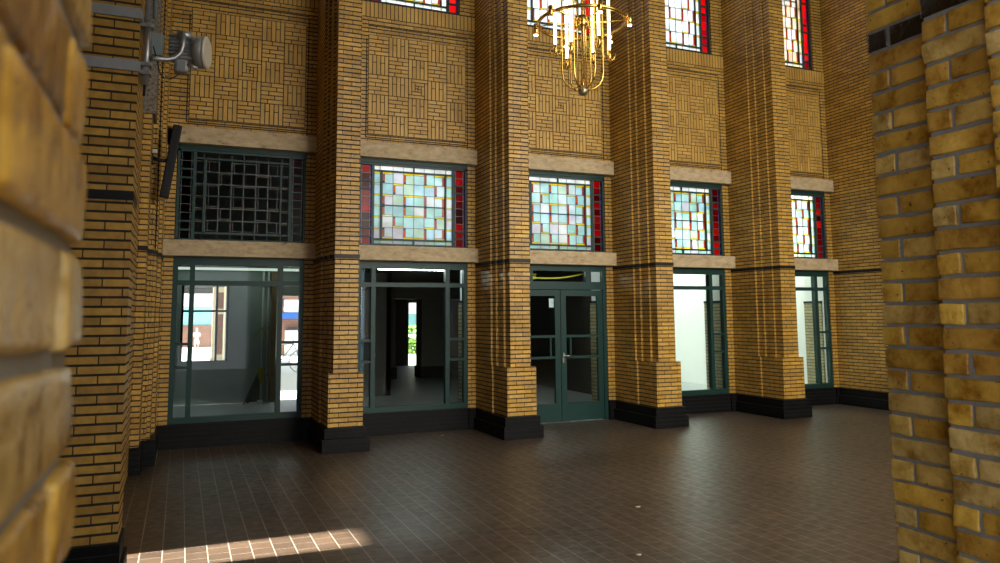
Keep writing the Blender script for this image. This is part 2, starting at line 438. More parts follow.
# ------------------------------------------------------------------ brick piers
def pier_poly(c, hw=.148):
    """stepped plan: back width .47 to front width .296"""
    st = [(.235, 0), (.235, -.58), (.207, -.58), (.207, -.71), (.178, -.71), (.178, -.90), (hw, -.90), (hw, -1.054)]
    left = [(c-a, b) for a, b in st]; right = [(c+a, b) for a, b in reversed(st)]
    return left+right
PL = ['first brick pier from the left, between the grey-lit shop window and the deep dark window',
      'second brick pier from the left, just left of the green double door',
      'third brick pier from the left, just right of the green double door',
      'fourth brick pier from the left, nearest the end wall']
def pier(i):
    c = S*i+1.8575
    e = empty('brick_pillar', (c, -.5, 0), PL[i], 'pillar', 'brick piers of the window wall', 'structure')
    MB().prism(pier_poly(c), .925, HTOP).build('shaft', M['brick'], e)
    MB().prism([(c-.24, 0), (c-.24, -1.09), (c+.21, -1.09), (c+.21, 0)] if False else [(c-.237, 0), (c-.237, -.62), (c-.21, -.62), (c-.21, -1.088), (c+.21, -1.088), (c+.21, -.62), (c+.237, -.62), (c+.237, 0)], .28, .925).build('lower_shaft', M['brick'], e)
    b = MB()
    b.bevbox(c-.255, c+.255, -1.115, 0, .16, .281, bev=.006)
    b.bevbox(c-.285, c+.285, -1.145, 0, 0, .162, bev=.006)
    b.build('plinth', M['black'], e)
    t = MB()
    st = [(.235, 0), (.235, -.58), (.207, -.58), (.207, -.71), (.178, -.71), (.178, -.90), (.148, -.90), (.148, -1.054)]
    g = .008
    pl = [(c-a-g, b-g if b else 0) for a, b in st]+[(c+a+g, b-g if b else 0) for a, b in reversed(st)]
    t.prism(pl, 2.318, 2.368).build('dark_band', M['band'], e)
    return e
for i in range(4): pier(i)

# ------------------------------------------------------------------ stone lintels, sills, black plinths
k = 0
WHERE = ['leftmost bay above the dark window', 'second bay from the left', 'bay over the green double door', 'fourth bay from the left', 'rightmost bay beside the end wall']
for i in range(5):
    o = L(i)
    k += 1
    t = MB().bevbox(o-.24 if i else -.12, o+1.622, -.10, .14, 3.82, 4.035, bev=.006).build('trim_%d' % k, M['stone'])
    tag(t, 'travertine lintel over the stained glass window, '+WHERE[i], 'lintel', kind='structure')
    k += 1
    t = MB().bevbox(o-.24, o+1.652, -.115, .14, 2.376, 2.58, bev=.006).build('trim_%d' % k, M['stone'])
    tag(t, 'travertine sill between upper and lower window, '+WHERE[i], 'sill', kind='structure')
    if i != 2:
        t = MB(); t.box(o-.24, o+1.625, -.02, .14, 0, .295); t.box(o+1.5, o+1.625, -.05, -.02, 0, .29)
        t = t.build('baseboard_%s' % ('left', 'centre', '', 'right', 'far_right')[i], M['black'])
        tag(t, 'black glazed brick plinth under the %s lower window' % ('leftmost', 'second', '', 'fourth', 'rightmost')[i], 'plinth', kind='structure')
    else:
        for nm, (a, b) in (('door_left', (-.24, -.115)), ('door_right', (1.5, 1.625))):
            t = MB().box(o+a, o+b, -.03, .14, 0, .295).build('baseboard_%s' % nm, M['black'])
            tag(t, 'short black plinth %s of the green double door' % nm[5:], 'plinth', kind='structure')

# ------------------------------------------------------------------ lower windows
def lower_window(i, n):
    o = L(i); e = empty('window_%d' % n, (o+.69, .06, .3), '%s green-framed shop window at floor level%s' % (
        ('leftmost', 'second', '', 'fourth', 'rightmost')[i], (' showing a grey room with pipes', ' showing a deep dark hall', '', ' showing a white room', ' at the end wall')[i]), 'window', 'green shop windows', 'structure')
    fr = MB(); y0, y1 = .02, .10
    B = lambda a, b, c, d, yy=y0: fr.box(o+a, o+b, yy, y1, c, d)
    B(-.115, -.055, .295, 2.376); B(1.445, 1.502, .295, 2.376)
    B(-.055, 1.445, .295, .37); B(-.055, 1.445, 2.27, 2.376)
    B(.085, .145, .37, 2.27, .012); B(1.165, 1.228, .37, 2.27, .012)
    B(-.055, 1.445, 2.015, 2.075, .015)
    for z in (.985, 1.275):
        B(-.055, .085, z-.016, z+.016, .02); B(1.228, 1.445, z-.016, z+.016, .02)
    fr.build('frame', M['green'], e)
    g = MB()
    for (a, b, cs) in ((-.055, .085, (.37, .97, 1.001, 1.26, 1.291, 2.015, 2.075, 2.27)), (.145, 1.165, (.37, 2.015, 2.075, 2.27)), (1.228, 1.445, (.37, .97, 1.001, 1.26, 1.291, 2.015, 2.075, 2.27))):
        for q in range(0, len(cs), 2): g.box(o+a, o+b, .06, .066, cs[q], cs[q+1])
    g.build('pane', M['pane'], e)
for n, i in enumerate((0, 1, 3, 4), 1): lower_window(i, n)

# ------------------------------------------------------------------ double door
o = L(2)
d = empty('door_1', (o+.69, .06, 0), 'dark green glazed double door in the middle bay', 'door', None, 'structure')
fr = MB(); B = lambda a, b, c, e_, y0=.02, y1=.1: fr.box(o+a, o+b, y0, y1, c, e_)
B(-.115, -.05, 0, 2.376); B(1.44, 1.502, 0, 2.376); B(-.05, 1.44, 2.0, 2.12); B(-.05, 1.44, 2.285, 2.376); B(1.15, 1.215, 2.12, 2.285); B(.165, .23, 2.12, 2.285)
fr.build('frame', M['green'], d)
g = MB()
for a, b in ((-.05, .165), (.23, 1.15), (1.215, 1.44)): g.box(o+a, o+b, .06, .066, 2.12, 2.285)
g.build('transom_pane', M['pane'], d)
for side in (0, 1):
    lf = MB()
    x0, x1 = ((-.045, .690), (.700, 1.435))[side]
    B = lambda a, b, c, e_, y0=.03, y1=.085: lf.box(o+a, o+b, y0, y1, c, e_)
    B(x0, x0+.09, .015, 1.99); B(x1-.09, x1, .015, 1.99); B(x0+.09, x1-.09, .015, .28); B(x0+.09, x1-.09, 1.90, 1.99)
    for z in (.968, 1.287): B(x0+.09, x1-.09, z-.018, z+.018)
    mx = (x1-.09-.075 if side == 0 else x0+.09+.075)
    B(mx-.012, mx+.012, .986, 1.269)
    leaf = lf.build('door_leaf', M['green'], d)
    g = MB()
    for c_, d_ in ((.28, .95), (.986, 1.269), (1.305, 1.90)): g.box(o+x0+.09, o+x1-.09, .055, .061, c_, d_)
    g.build('pane', M['pane'], leaf)
    if side == 1:
        h = MB(); hx = o+x0+.045
        h.bevbox(hx-.018, hx+.018, .018, .03, .88, 1.04, bev=.004)
        h.tube([(hx, .03, .99), (hx, -.025, .99)], .01, 10)
        h.tube([(hx-.012, -.025, .99), (hx+.05, -.028, .992), (hx+.115, -.024, .985)], .0105, 10)
        h.build('handle', M['chrome'], leaf)
    for z in (.3, 1.05, 1.75):
        pass

# ------------------------------------------------------------------ stained glass
PALE = [(.66, .83, .81), (.60, .80, .75), (.75, .82, .83), (.66, .82, .86), (.78, .77, .80), (.70, .81, .70), (.84, .85, .83), (.58, .75, .76)]
HIGH = [(.96, .97, .98), (.92, .96, .98), (.98, .96, .96), (1, 1, 1), (.94, .98, .95)]  # clerestory glass whitened so the panes look blown out
YEL, ORG, BLU = (1.0, .86, .05), (.72, .20, .04), (.10, .12, .8)
REDS = [(.34, .012, .02), (.5, .02, .02), (.22, .01, .015), (.42, .035, .025), (.14, .006, .01)]
REDH = [(.8, .03, .05), (.9, .06, .06), (.6, .02, .06), (.85, .1, .08)]  # brighter reds, overexposure put into the clerestory glass colour
WARM = [(.95, .90, .80), (.95, .80, .72), (.95, .92, .70), (.9, .85, .9), (.95, .75, .6)]
def c4(c): return (c[0], c[1], c[2], 1)
def stained(i, n, x0, x1, z0, z1, rows, label, pal, hi=False):
    o = L(i); W = x1-x0; H = z1-z0
    e = empty('window_%d' % n, (o+(x0+x1)/2, .06, z0), label, 'stained glass window', 'clerestory stained glass' if hi else 'stained glass over the shop windows', 'structure')
    fr, gl, ld = MB(), MB(), MB()
    X = lambda u: o+x0+u*W
    y = .075; reds = REDH if hi else REDS
    def F(u0, u1, za, zb, yy=.045): fr.box(X(u0), X(u1), yy, .10, za, zb)
    def G(a, b, c, d_, col): gl.box(a, b, y, y+.004, c, d_, col=c4(col))
    def lead(a, b, c, d_): ld.box(a, b, y-.004, y+.008, c, d_)
    fw = .03
    zb0, zb1 = z0+fw, z1-fw
    F(0, .02, z0, z1, .03); F(.98, 1, z0, z1, .03); F(0, 1, z0, zb0, .03); F(0, 1, zb1, z1, .03)
    F(.115, .14, zb0, zb1); F(.86, .885, zb0, zb1)
    # red side strips with blue beads
    nb = 10 if not hi else 18
    zs = [zb0+(zb1-zb0)*q/nb for q in range(nb+1)]
    bars = {1, 2, 7, 8} if not hi else {1, 2, 5, 6, 9, 10, 13, 14}
    for (ua, ub) in ((.02, .115), (.885, .98)):
        a, b = X(ua), X(ub); bw = (b-a)*.12
        for q in range(nb):
            G(a+bw, b-bw, zs[q], zs[q+1], random.choice(reds))
            for s0 in (a, b-bw):
                m_ = 5
                for w in range(m_):
                    h = (zs[q+1]-zs[q])/m_
                    G(s0, s0+bw, zs[q]+w*h, zs[q]+(w+1)*h, BLU if w % 3 == q % 3 else random.choice(reds[:3]))
            if q: lead(a, b, zs[q]-.003, zs[q]+.003)
            if q in bars: fr.box(a, b, .05, .10, zs[q]-.011, zs[q]+.011)
        lead(a+bw-.003, a+bw+.003, zb0, zb1); lead(b-bw-.003, b-bw+.003, zb0, zb1)
    # top and bottom pale rows
    r0, r1 = zb0+.075, zb1-.075
    A, Bx = X(.14), X(.86)
    cw = (X(.79)-X(.215))/6
    xe = [A, X(.195)]+[X(.215)+cw*q for q in range(1, 6)]+[X(.805), Bx]
    for (za, zb) in ((zb0, r0-.012), (r1+.012, zb1)):
        for q in range(len(xe)-1):
            G(xe[q], xe[q+1], za, zb, (.95, .95, .93) if za > r1 else random.choice(pal))
            if q: lead(xe[q]-.003, xe[q]+.003, za, zb)
        for q in (1, 7): G(xe[q]-.014, xe[q]+.004, za, zb, YEL)
    for q in range(3): 
        a = A+(Bx-A)*q/3; 
    fr.box(A, Bx, .05, .10, r0-.012, r0+.012); fr.box(A, Bx, .05, .10, r1-.012, r1+.012)
    G(A, Bx, zb0, zb0+.016, (.5, .05, .06))
    xc = (A+Bx)/2; fr.box(xc-.009, xc+.009, .05, .10, zb0, r0); fr.box(xc-.009, xc+.009, .05, .10, r1, zb1)
    fr.box(X(.195), X(.215), .05, .10, r0, r1); fr.box(X(.79), X(.805), .05, .10, r0, r1)
    rh = (r1-r0-.024)/rows; zr = r0+.012
    # narrow side columns
    for (a, b) in ((A, X(.195)), (X(.805), Bx)):
        for r in range(rows):
            za = zr+r*rh; G(a, b, za, za+rh*.86, random.choice(pal)); G(a, b, za+rh*.86, za+rh, YEL); lead(a, b, za-.003, za+.003)
            lead(a, b, za+rh*.86-.0025, za+rh*.86+.0025)
    # main grid, mirrored about the mid height
    XA = X(.215)
    for r in range(rows):
        za, zb = zr+r*rh, zr+(r+1)*rh
        top = r >= rows/2
        rr = (rows-1-r) if top else r
        odd = rr % 2 == 1
        for q in range(6):
            a, b = XA+q*cw, XA+(q+1)*cw
            ca = random.choice(pal); ta = za; tb = zb
            yel = (q in (0, 2, 3, 5)) if not odd else (q in (1, 4))
            half = (q in (1, 4)) and odd
            org_l = (q in (0, 2, 4)) if not odd else (q in (1, 5)); org_r = (q == 5) and not odd
            yh = .024
            a0, b0, z0_, z1_ = a, b, za, zb
            if yel:
                z_ = zb-yh if top else za
                G(a, b, z_, z_+yh, YEL)
                if top: z1_ = z_; lead(a, b, z_-.003, z_+.002)
                else: z0_ = z_+yh; lead(a, b, z0_-.002, z0_+.003)
            ow_ = .034
            if org_l: G(a, a+ow_, z0_, z1_, ORG); a0 = a+ow_; lead(a0-.003, a0+.002, z0_, z1_)
            if org_r: G(b-ow_, b, z0_, z1_, ORG); b0 = b-ow_; lead(b0-.002, b0+.003, z0_, z1_)
            G(a0, b0, z0_, z1_, ca)
            if org_l:
                z_ = za if top else zb-.028
                gl.box(a-.002, a+.034, y-.002, y+.006, z_, z_+.028, col=c4(BLU))
            lead(a-.004, a+.004, za, zb)
        lead(XA, X(.79), za-.004, za+.004)
    fr.box(XA, X(.79), .055, .095, (r0+r1)/2-.006, (r0+r1)/2+.006)
    fr.build('frame', M['green2'], e); gl.build('glass', M['stained'], e); ld.build('leading', M['lead'], e)
ST = ['dark unlit stained glass window above the grey-lit shop window, leftmost', 'bright stained glass with red borders on both sides, above the second shop window',
      'bright stained glass window above the green double door', 'stained glass window above the fourth shop window', 'rightmost stained glass window beside the end wall']
CL = ['high clerestory stained glass, leftmost above the frame', 'high clerestory stained glass above the second bay', 'high clerestory stained glass behind the chandelier',
      'high clerestory stained glass above the fourth bay', 'high clerestory stained glass above the rightmost bay, warm panes']
for i in range(5):
    stained(i, 5+i, -.105, 1.505, 2.58, 3.765, 6, ST[i], PALE)
    stained(i, 10+i, -.0, 1.385, 6.11, 8.7, 11, CL[i], HIGH if i < 4 else WARM, True)
    # dark timber head over the stained glass
hd = MB()
for i in range(5): hd.box(L(i)-.12, L(i)+1.51, .01, .13, 3.765, 3.82)
hd = hd.build('window_head', M['green'], wall)

# ------------------------------------------------------------------ end wall (right), left wall, camera-side wall
e = MB().box(10.93, 11.15, -9.8, .14, 0, HTOP).build('wall_right', M['brick']); tag(e, 'plain yellow brick end wall closing the hall', 'wall', kind='structure')
b = MB(); b.bevbox(10.87, 10.95, -9.7, -.02, .16, .29, bev=.006); b.bevbox(10.84, 10.95, -9.7, -.02, 0, .162, bev=.006)
b.build('plinth', M['black'], e)
MB().box(10.92, 10.95, -9.7, 0, 2.318, 2.368).build('dark_band', M['band'], e)

wl = MB(); wl.box(-.75, -.45, -4.40, -1.4, 0, HTOP); wl.box(-.75, -.45, -4.9, -4.40, 2.3, HTOP); wl.box(-1.7, -1.45, -9.9, -5.0, 0, HTOP); wl.box(-1.7, -1.2, -5.15, -4.85, 0, HTOP)
wl = wl.build('wall_left', M['brick']); tag(wl, 'left brick wall of the hall behind the big corner pier', 'wall', kind='structure')

# near-left pier that carries the radio mast
p = empty('corner_pillar', (-.8, -5.0, 0), 'tall brick pier at left carrying the steel mast and its straps', 'pillar', None, 'structure')
MB().prism([(-1.3, -4.83), (-1.3, -5.2), (-.30, -5.2), (-.30, -4.83)], .28, HTOP).build('shaft', M['brick'], p)
b = MB(); b.bevbox(-1.3, -.285, -5.225, -4.82, .16, .283, bev=.006); b.bevbox(-1.3, -.265, -5.25, -4.81, 0, .162, bev=.006); b.build('plinth', M['black'], p)
MB().prism([(-1.3, -4.825), (-1.3, -5.206), (-.294, -5.206), (-.294, -4.825)], 2.322, 2.38).build('dark_band', M['band'], p)

for z in (3.17, 3.51):
    m = MB(); m.box(-1.3, -.288, -5.214, -5.201, z-.033, z+.033); m.box(-.299, -.288, -5.201, -4.83, z-.033, z+.033); m.build('strap', M['strap'], p)

# stepped corner piers of the window wall at far left
p = empty('corner_pillar', (-.6, -1.0, 0), 'narrow stepped brick pier between the mast pier and the leftmost window', 'pillar', None, 'structure')
MB().prism([(-1.0, -1.05), (-1.0, -1.5), (-.36, -1.5), (-.36, -1.05)], .27, 3.80).build('shaft', M['brick'], p)
sh = MB(); sh.prism([(-1.0, .1), (-1.0, -1.05), (-.31, -1.05), (-.31, -.95), (-.275, -.95), (-.275, -.6), (-.238, -.6), (-.238, .1)], .27, HTOP)
sh.build('rear_shaft', M['brick'], p)
b = MB(); b.bevbox(-1.0, -.335, -1.53, -1.0, 0, .275, bev=.006); b.bevbox(-1.0, -.21, -1.09, .1, 0, .275, bev=.006); b.build('plinth', M['black'], p)
b = MB(); b.prism([(-1.0, -1.05), (-1.0, -1.508), (-.352, -1.508), (-.352, -1.05)], 2.318, 2.362); b.prism([(-1.0, 0), (-1.0, -1.058), (-.30, -1.058), (-.30, -.958), (-.267, -.958), (-.267, -.608), (-.23, -.608), (-.23, 0)], 2.318, 2.362)
b.build('dark_band', M['band'], p)
bm_ = MB().bevbox(-1.0, -.325, -1.52, -1.03, 3.80, HTOP, bev=.01).build('trim_11', M['pebble']); tag(bm_, 'rough grey concrete block resting on the narrow stepped pier', 'concrete block', kind='structure')

# ------------------------------------------------------------------ foreground piers: every brick modelled
TONES = [(.60, .37, .075, 1), (.54, .32, .055, 1), (.62, .41, .11, 1), (.50, .29, .05, 1), (.58, .41, .15, 1), (.46, .26, .05, 1), (.62, .38, .065, 1), (.56, .38, .12, 1)]
BLACKB = (.035, .028, .024, 1)
def brick_box(m, x0, x1, y0, y1, z0, z1, faces, seed, black=(), closer=False, offs=0.0, zlist=None):
    """bricks over the faces of a box; faces: subset of '-x','+x','+y'"""
    rnd = random.Random(seed); n = int((z1-z0)/CO); j = .0085; dp = .1
    for r in range(n):
        za, zb = z0+r*CO, z0+(r+1)*CO-j
        for fc in faces:
            if fc in ('-x', '+x'):
                a, b = y0, y1; pos = b; lens = [.222, .062][(r+offs) % 2 < 1]
                first = True
                while pos > a+.02:
                    Lb = lens if first else .212
                    first = False
                    lo = max(pos-Lb, a)
                    col = BLACKB if r in black else rnd.choice(TONES)
                    k_ = rnd.uniform(.85, 1.12); col = (col[0]*k_, col[1]*k_, col[2]*k_, 1)
                    ex = rnd.uniform(-.003, .003)
                    random.seed(rnd.random())
                    if fc == '-x': m.bevbox(x0+ex, x0+dp, lo, pos, za, zb, bev=.0042, seg=2, col=col, jit=.0012, smooth=True, rough=(.0022 if za > .8 and zb < 2.7 else 0))
                    else: m.bevbox(x1-dp, x1+ex, lo, pos, za, zb, bev=.0042, seg=2, col=col, jit=.0012, smooth=True, rough=(.0022 if za > .8 and zb < 2.7 else 0))
                    pos = lo-j
            else:
                pos = x0 if '-x' in faces else x1; dirn = 1 if '-x' in faces else -1
                pos += dirn*(.1+j) ; first = True
                end = x1 if dirn > 0 else x0
                while (end-pos)*dirn > .03:
                    nx = pos+dirn*.212
                    if (end-nx)*dirn < 0: nx = end
                    col = BLACKB if r in black else rnd.choice(TONES)
                    random.seed(rnd.random())
                    m.bevbox(min(pos, nx), max(pos, nx), y1-dp, y1+rnd.uniform(-.003, .003), za, zb, bev=.0042, seg=2, col=col, jit=.0012, smooth=True, rough=(.0022 if za > .8 and zb < 2.7 else 0))
                    pos = nx+dirn*j
FGL = empty('brick_jamb', (-.4, -10.2, 0), 'blurred brick jamb filling the left edge of the view, closest to the camera', 'brick jamb', None, 'structure')
m = MB(); brick_box(m, -.8, -.055, -10.24, -9.812, .0298+.0576*8, 2.9, ('+x', '+y'), 3, offs=1); m.build('brickwork', M['brick_fg'], FGL)
m = MB(); m.box(-.79, -.060, -10.23, -9.818, 0, 2.9).build('mortar', M['mortar'], FGL)
FGR = empty('brick_jamb', (2.1, -9.3, 0), 'glossy stepped brick jamb with one black course, at the right edge of the view', 'brick jamb', None, 'structure')
zr = .018
m = MB()
brick_box(m, 1.74, 2.5, -9.20, -8.83, zr+CO*16, 3.2, ('-x', '+y'), 11, black=(24,), closer=True)
brick_box(m, 1.655, 2.3, -9.40, -9.06, zr+CO*8, 3.2, ('-x', '+y'), 12, black=(32,), offs=1)
brick_box(m, 1.577, 2.1, -10.3, -9.27, zr+CO*8, 3.2, ('-x', '+y'), 13, black=(32,))
brick_box(m, 1.73, 2.5, -9.20, -8.755, zr, zr+CO*16.01, ('-x', '+y'), 14)
random.seed(5)
m.build('brickwork', M['brick_fg'], FGR)
m = MB(); m.box(1.745, 2.49, -9.4, -8.836, 0, 3.2); m.box(1.660, 2.29, -9.5, -9.066, 0, 3.2); m.box(1.582, 2.09, -10.29, -9.276, 0, 3.2); m.box(1.735, 2.48, -9.2, -8.761, 0, zr+CO*16-.008)
m.build('mortar', M['mortar'], FGR)
# camera-side wall, its unseen openings made up for the area lamps
wf = MB()
wf.box(-2.2, -.8, -10.2, -9.9, 0, HTOP); wf.box(-.8, 1.75, -10.1, -9.95, 3.2, HTOP); wf.box(-.75, -.1, -10.2, -9.9, 2.9, HTOP)
wf.box(2.45, 3.15, -9.75, -9.4, 0, HTOP); wf.box(1.75, 2.6, -10.1, -9.4, 3.2, HTOP)
wf.box(3.15, 4.55, -9.75, -9.4, 0, .25); wf.box(4.55, 10.93, -9.75, -9.4, 0, 3.3); wf.box(3.15, 10.93, -9.75, -9.4, 8.4, HTOP); wf.box(3.15, 10.93, -9.75, -9.4, 5.3, 5.7)
for x in (4.6, 6.6, 8.7): wf.box(x-.15, x+.15, -9.75, -9.4, 3.3, 8.4)
wp = MB().box(2.45, 2.7, -15, -9.75, 0, 3.6).build('wall_porch', M['brick']); tag(wp, 'brick side wall of the passage the view is taken from', 'wall', kind='structure')  # added out of view to shade the left jamb from the sky
wq = MB().box(-5.2, -5.0, -15, -10.2, 4.4, 13.5).box(-5.2, -5.0, -15, -14.8, 0, 4.4).box(-5.2, -5.0, -10.4, -10.2, 0, 4.4).build('wall_passage', M['plaster']); tag(wq, 'pale wall over a wide opening on the far side of the passage', 'wall', kind='structure')  # added out of view to block the sun from the passage
wf = wf.build('wall_front', M['brick']); tag(wf, 'brick wall with large openings on the camera side of the hall', 'wall', kind='structure')

# ------------------------------------------------------------------ chandelier
CX, CY = 3.55, -4.0
ch = empty('chandelier', (CX, CY, 3.79), 'brass ring chandelier with lit glass tubes hanging over the hall', 'chandelier')
V = lambda r, a, z: (CX+r*math.cos(a), CY+r*math.sin(a), z)
MB().torus((CX, CY, 4.47), .43, .018).build('ring', M['brass'], ch)
MB().ball((CX, CY, 3.785), .05).build('finial', M['darkbrass'], ch)
st = MB()
st.tube([(CX, CY, 3.8), (CX, CY, HTOP)], .009, 12)
st.tube([(CX, CY, 3.82), (CX, CY, 3.9)], [.026, .010], 16)
for a in (0.3, 2.4, 4.5): st.tube([V(.05, a, 3.82), V(.05, a, 5.2)], .0065, 10)
st.build('stem', M['brass'], ch)
MB().tube([(CX, CY, HTOP-.12), (CX, CY, HTOP)], [.05, .13], 24).build('canopy', M['brass'], ch)
hb = MB(); hb.tube([(CX, CY, 4.42), (CX, CY, 4.53)], .075, 20)
for q in range(3):
    a = .5+q*math.pi/3; hb.tube([V(.43, a, 4.47), V(-.43, a, 4.47)], .008, 8)
hb.build('hub', M['brass'], ch)
for q in range(6):
    a = math.radians(-15-23+60*q)
    sp = MB(); sp.tube([V(.465, a, 4.40), V(.465, a, 4.51)], .024, 16); sp.tube([V(.44, a, 4.46), V(.465, a, 4.46)], .008, 8)
    so = sp.build('spot', M['brass'], ch)
    MB().tube([V(.465, a, 4.392), V(.465, a, 4.401)], .02, 16).build('lens', M['spot'], so)
for q in range(6):
    a = math.radians(-23+60*q)
    ar = [(.02, 3.80), (.07, 3.80), (.12, 3.815), (.165, 3.85), (.19, 3.90), (.20, 3.97), (.20, 4.3), (.20, 5.0)]
    am = MB(); am.tube([V(r, a, z) for r, z in ar], .0085, 10)
    a2 = a+.02
    am.build('arm', M['brass'], ch)
    zb = 4.08+(.06 if q % 2 else 0)
    hk = MB(); hk.tube([V(.20, a, zb+.16), V(.205, a, zb+.07), V(.225, a, zb+.02), V(.265, a, zb), V(.305, a, zb+.02), V(.33, a, zb+.07)], .0065, 8)
    ho = hk.build('hook', M['brass'], ch)
    sk = MB(); sk.tube([V(.265, a, zb), V(.265, a, zb+.11)], .02, 14); sk.build('socket', M['brass'], ho)
    MB().tube([V(.265, a, zb+.11), V(.265, a, zb+.86)], .0135, 14).build('lamp_tube', M['tube'], ch)
    MB().tube([V(.265, a, zb+.86), V(.265, a, zb+.92)], .02, 14).build('tube_cap', M['brass'], ch)

# ------------------------------------------------------------------ radio mast on the left pier
ms = empty('antenna_mast', (-.26, -5.15, 3.07), 'galvanised pole strapped to the left brick pier', 'mast')
MB().tube([(-.26, -5.15, 3.07), (-.26, -5.15, 3.50)], .0215, 18).build('pole', M['steel'], ms)
MB().tube([(-.262, -5.15, 3.50), (-.262, -5.15, 6.5)], .016, 14).build('upper_pole', M['radio_grey'], ms)
MB().tube([(-.222, -5.13, 3.52), (-.222, -5.13, 6.5)], .014, 14).build('conduit', M['greybox'], ms)
for z in (3.145, 3.20, 3.455):
    m = MB(); m.tube([(-.26, -5.15, z-.016), (-.26, -5.15, z+.016)], .027, 18); m.bevbox(-.30, -.225, -5.185, -5.115, z-.012, z+.012, bev=.003); m.tube([(-.245, -5.20, z), (-.245, -5.10, z)], .006, 8)
    m.build('clamp', M['radio_grey'], ms)
MB().tube([(-.262, -5.15, 3.07), (-.264, -5.15, 3.0)], .008, 8).build('cable_tail', M['blackpl'], ms)
rd = empty('radio_antenna', (-.05, -5.0, 3.4), 'round grey drum antenna with pale face on a curved arm beside the left pier', 'antenna')
MB().tube([(-.238, -5.15, 3.25), (-.20, -5.14, 3.255), (-.14, -5.12, 3.262), (-.095, -5.105, 3.285), (-.062, -5.1, 3.325), (-.05, -5.1, 3.37), (-.048, -5.1, 3.45)], .0165, 14).build('arm', M['steel'], rd)
m = MB(); m.bevbox(-.13, .02, -5.06, -4.93, 3.30, 3.47, bev=.015)
for q in range(6): m.bevbox(-.135, -.02, -5.075, -4.915, 3.325+q*.024, 3.333+q*.024, bev=.002)
m.bevbox(-.10, -.01, -5.05, -4.95, 3.215, 3.31, bev=.02); m.bevbox(-.08, -.0, -5.05, -4.95, 3.455, 3.495, bev=.012)
m.build('housing', M['radio_grey'], rd)
MB().tube([(-.085, -5.08, 3.455), (.0, -5.06, 3.455)], .03, 14).build('bracket', M['steel'], rd)
MB().bevbox(.0, .05, -5.08, -5.03, 3.40, 3.455, bev=.006).build('latch', M['steel'], rd)
MB().tube([(-.02, -5.04, 3.27), (.045, -5.04, 3.25)], .012, 10).build('connector', M['steel'], rd)
ax = Vector((.965, -.26, -.02)).normalized(); c0 = Vector((.035, -5.0, 3.372))
MB().tube([c0-ax*.03, c0+ax*.0, c0+ax*.055], [.06, .104, .108], 40).build('drum', M['radio_grey'], rd)
MB().tube([c0+ax*.055, c0+ax*.068, c0+ax*.078], [.109, .109, .095], 40).build('face_cover', M['offwhite'], rd)
MB().tube([(-.06, -5.0, 3.22), (-.085, -5.0, 3.195), (-.118, -5.0, 3.17), (-.155, -5.02, 3.165), (-.185, -5.04, 3.20), (-.2, -5.06, 3.27), (-.225, -5.1, 3.35)], .0042, 8).build('cable', M['blackpl'], rd)
bx = MB(); bx.prism([(-.235, -4.97), (-.235, -5.05), (-.18, -5.05), (-.165, -5.03), (-.165, -4.97)], 3.31, 3.455)
tag(bx.build('junction_box', M['greybox']), 'grey green junction box fixed behind the galvanised pole', 'junction box')

# slim black loudspeaker column
sp = empty('column_speaker', (-.16, -1.22, 2.93), 'long slim black tilted loudspeaker column beside the dark stained glass', 'loudspeaker')
a_, b_ = Vector((-.222, -1.22, 2.93)), Vector((-.106, -1.22, 3.76)); mid = (a_+b_)/2; ln = (b_-a_).length
rot = Matrix.Rotation(math.atan2(b_.x-a_.x, b_.z-a_.z), 3, 'Y')
m = MB(); m.bevbox(mid.x-.047, mid.x+.047, mid.y-.05, mid.y+.05, mid.z-ln/2, mid.z+ln/2, bev=.012, seg=3, rot=rot, about=mid); m.build('cabinet', M['blackpl'], sp)
m = MB(); m.bevbox(mid.x-.036, mid.x+.036, mid.y-.054, mid.y-.046, mid.z-ln/2+.03, mid.z+ln/2-.03, bev=.002, rot=rot, about=mid); m.build('grille', M['band'], sp)
m = MB(); m.bevbox(-.362, -.345, -1.30, -1.16, 3.30, 3.44, bev=.004); m.tube([(-.35, -1.23, 3.37), (-.28, -1.225, 3.35), (-.20, -1.22, 3.35)], .022, 10); m.build('bracket', M['blackpl'], sp)
m = MB(); m.bevbox(-.355, -.30, -1.34, -1.28, 3.41, 3.45, bev=.01); m.build('clip', M['offwhite'], sp)
tag(MB().tube([(-.292, -1.035, 2.37), (-.292, -1.035, HTOP)], .007, 8).build('cable', M['blackpl']), 'thin black cable running up the stepped corner pier', 'cable')

# specks of litter on the hall floor
for q, (x, y, lb) in enumerate([(3.585, -4.741, 'tiny pale paper scrap on the brown tiles, in the open middle of the floor'), (2.884, -5.827, 'tiny pale paper scrap on the brown tiles, closest to the camera'),
                  (3.30, -.42, 'tiny white crumb on the floor in front of the second shop window')]):
    m = MB(); rr = random.Random(q)
    pts = [(x+.022*math.cos(t)*rr.uniform(.6, 1.2), y+.016*math.sin(t)*rr.uniform(.6, 1.2)) for t in [2*math.pi*k_/7 for k_ in range(7)]]
    m.prism(pts, 0.0005, .006); tag(m.build('paper_scrap', M['chip']), lb, 'litter', 'litter on the floor')

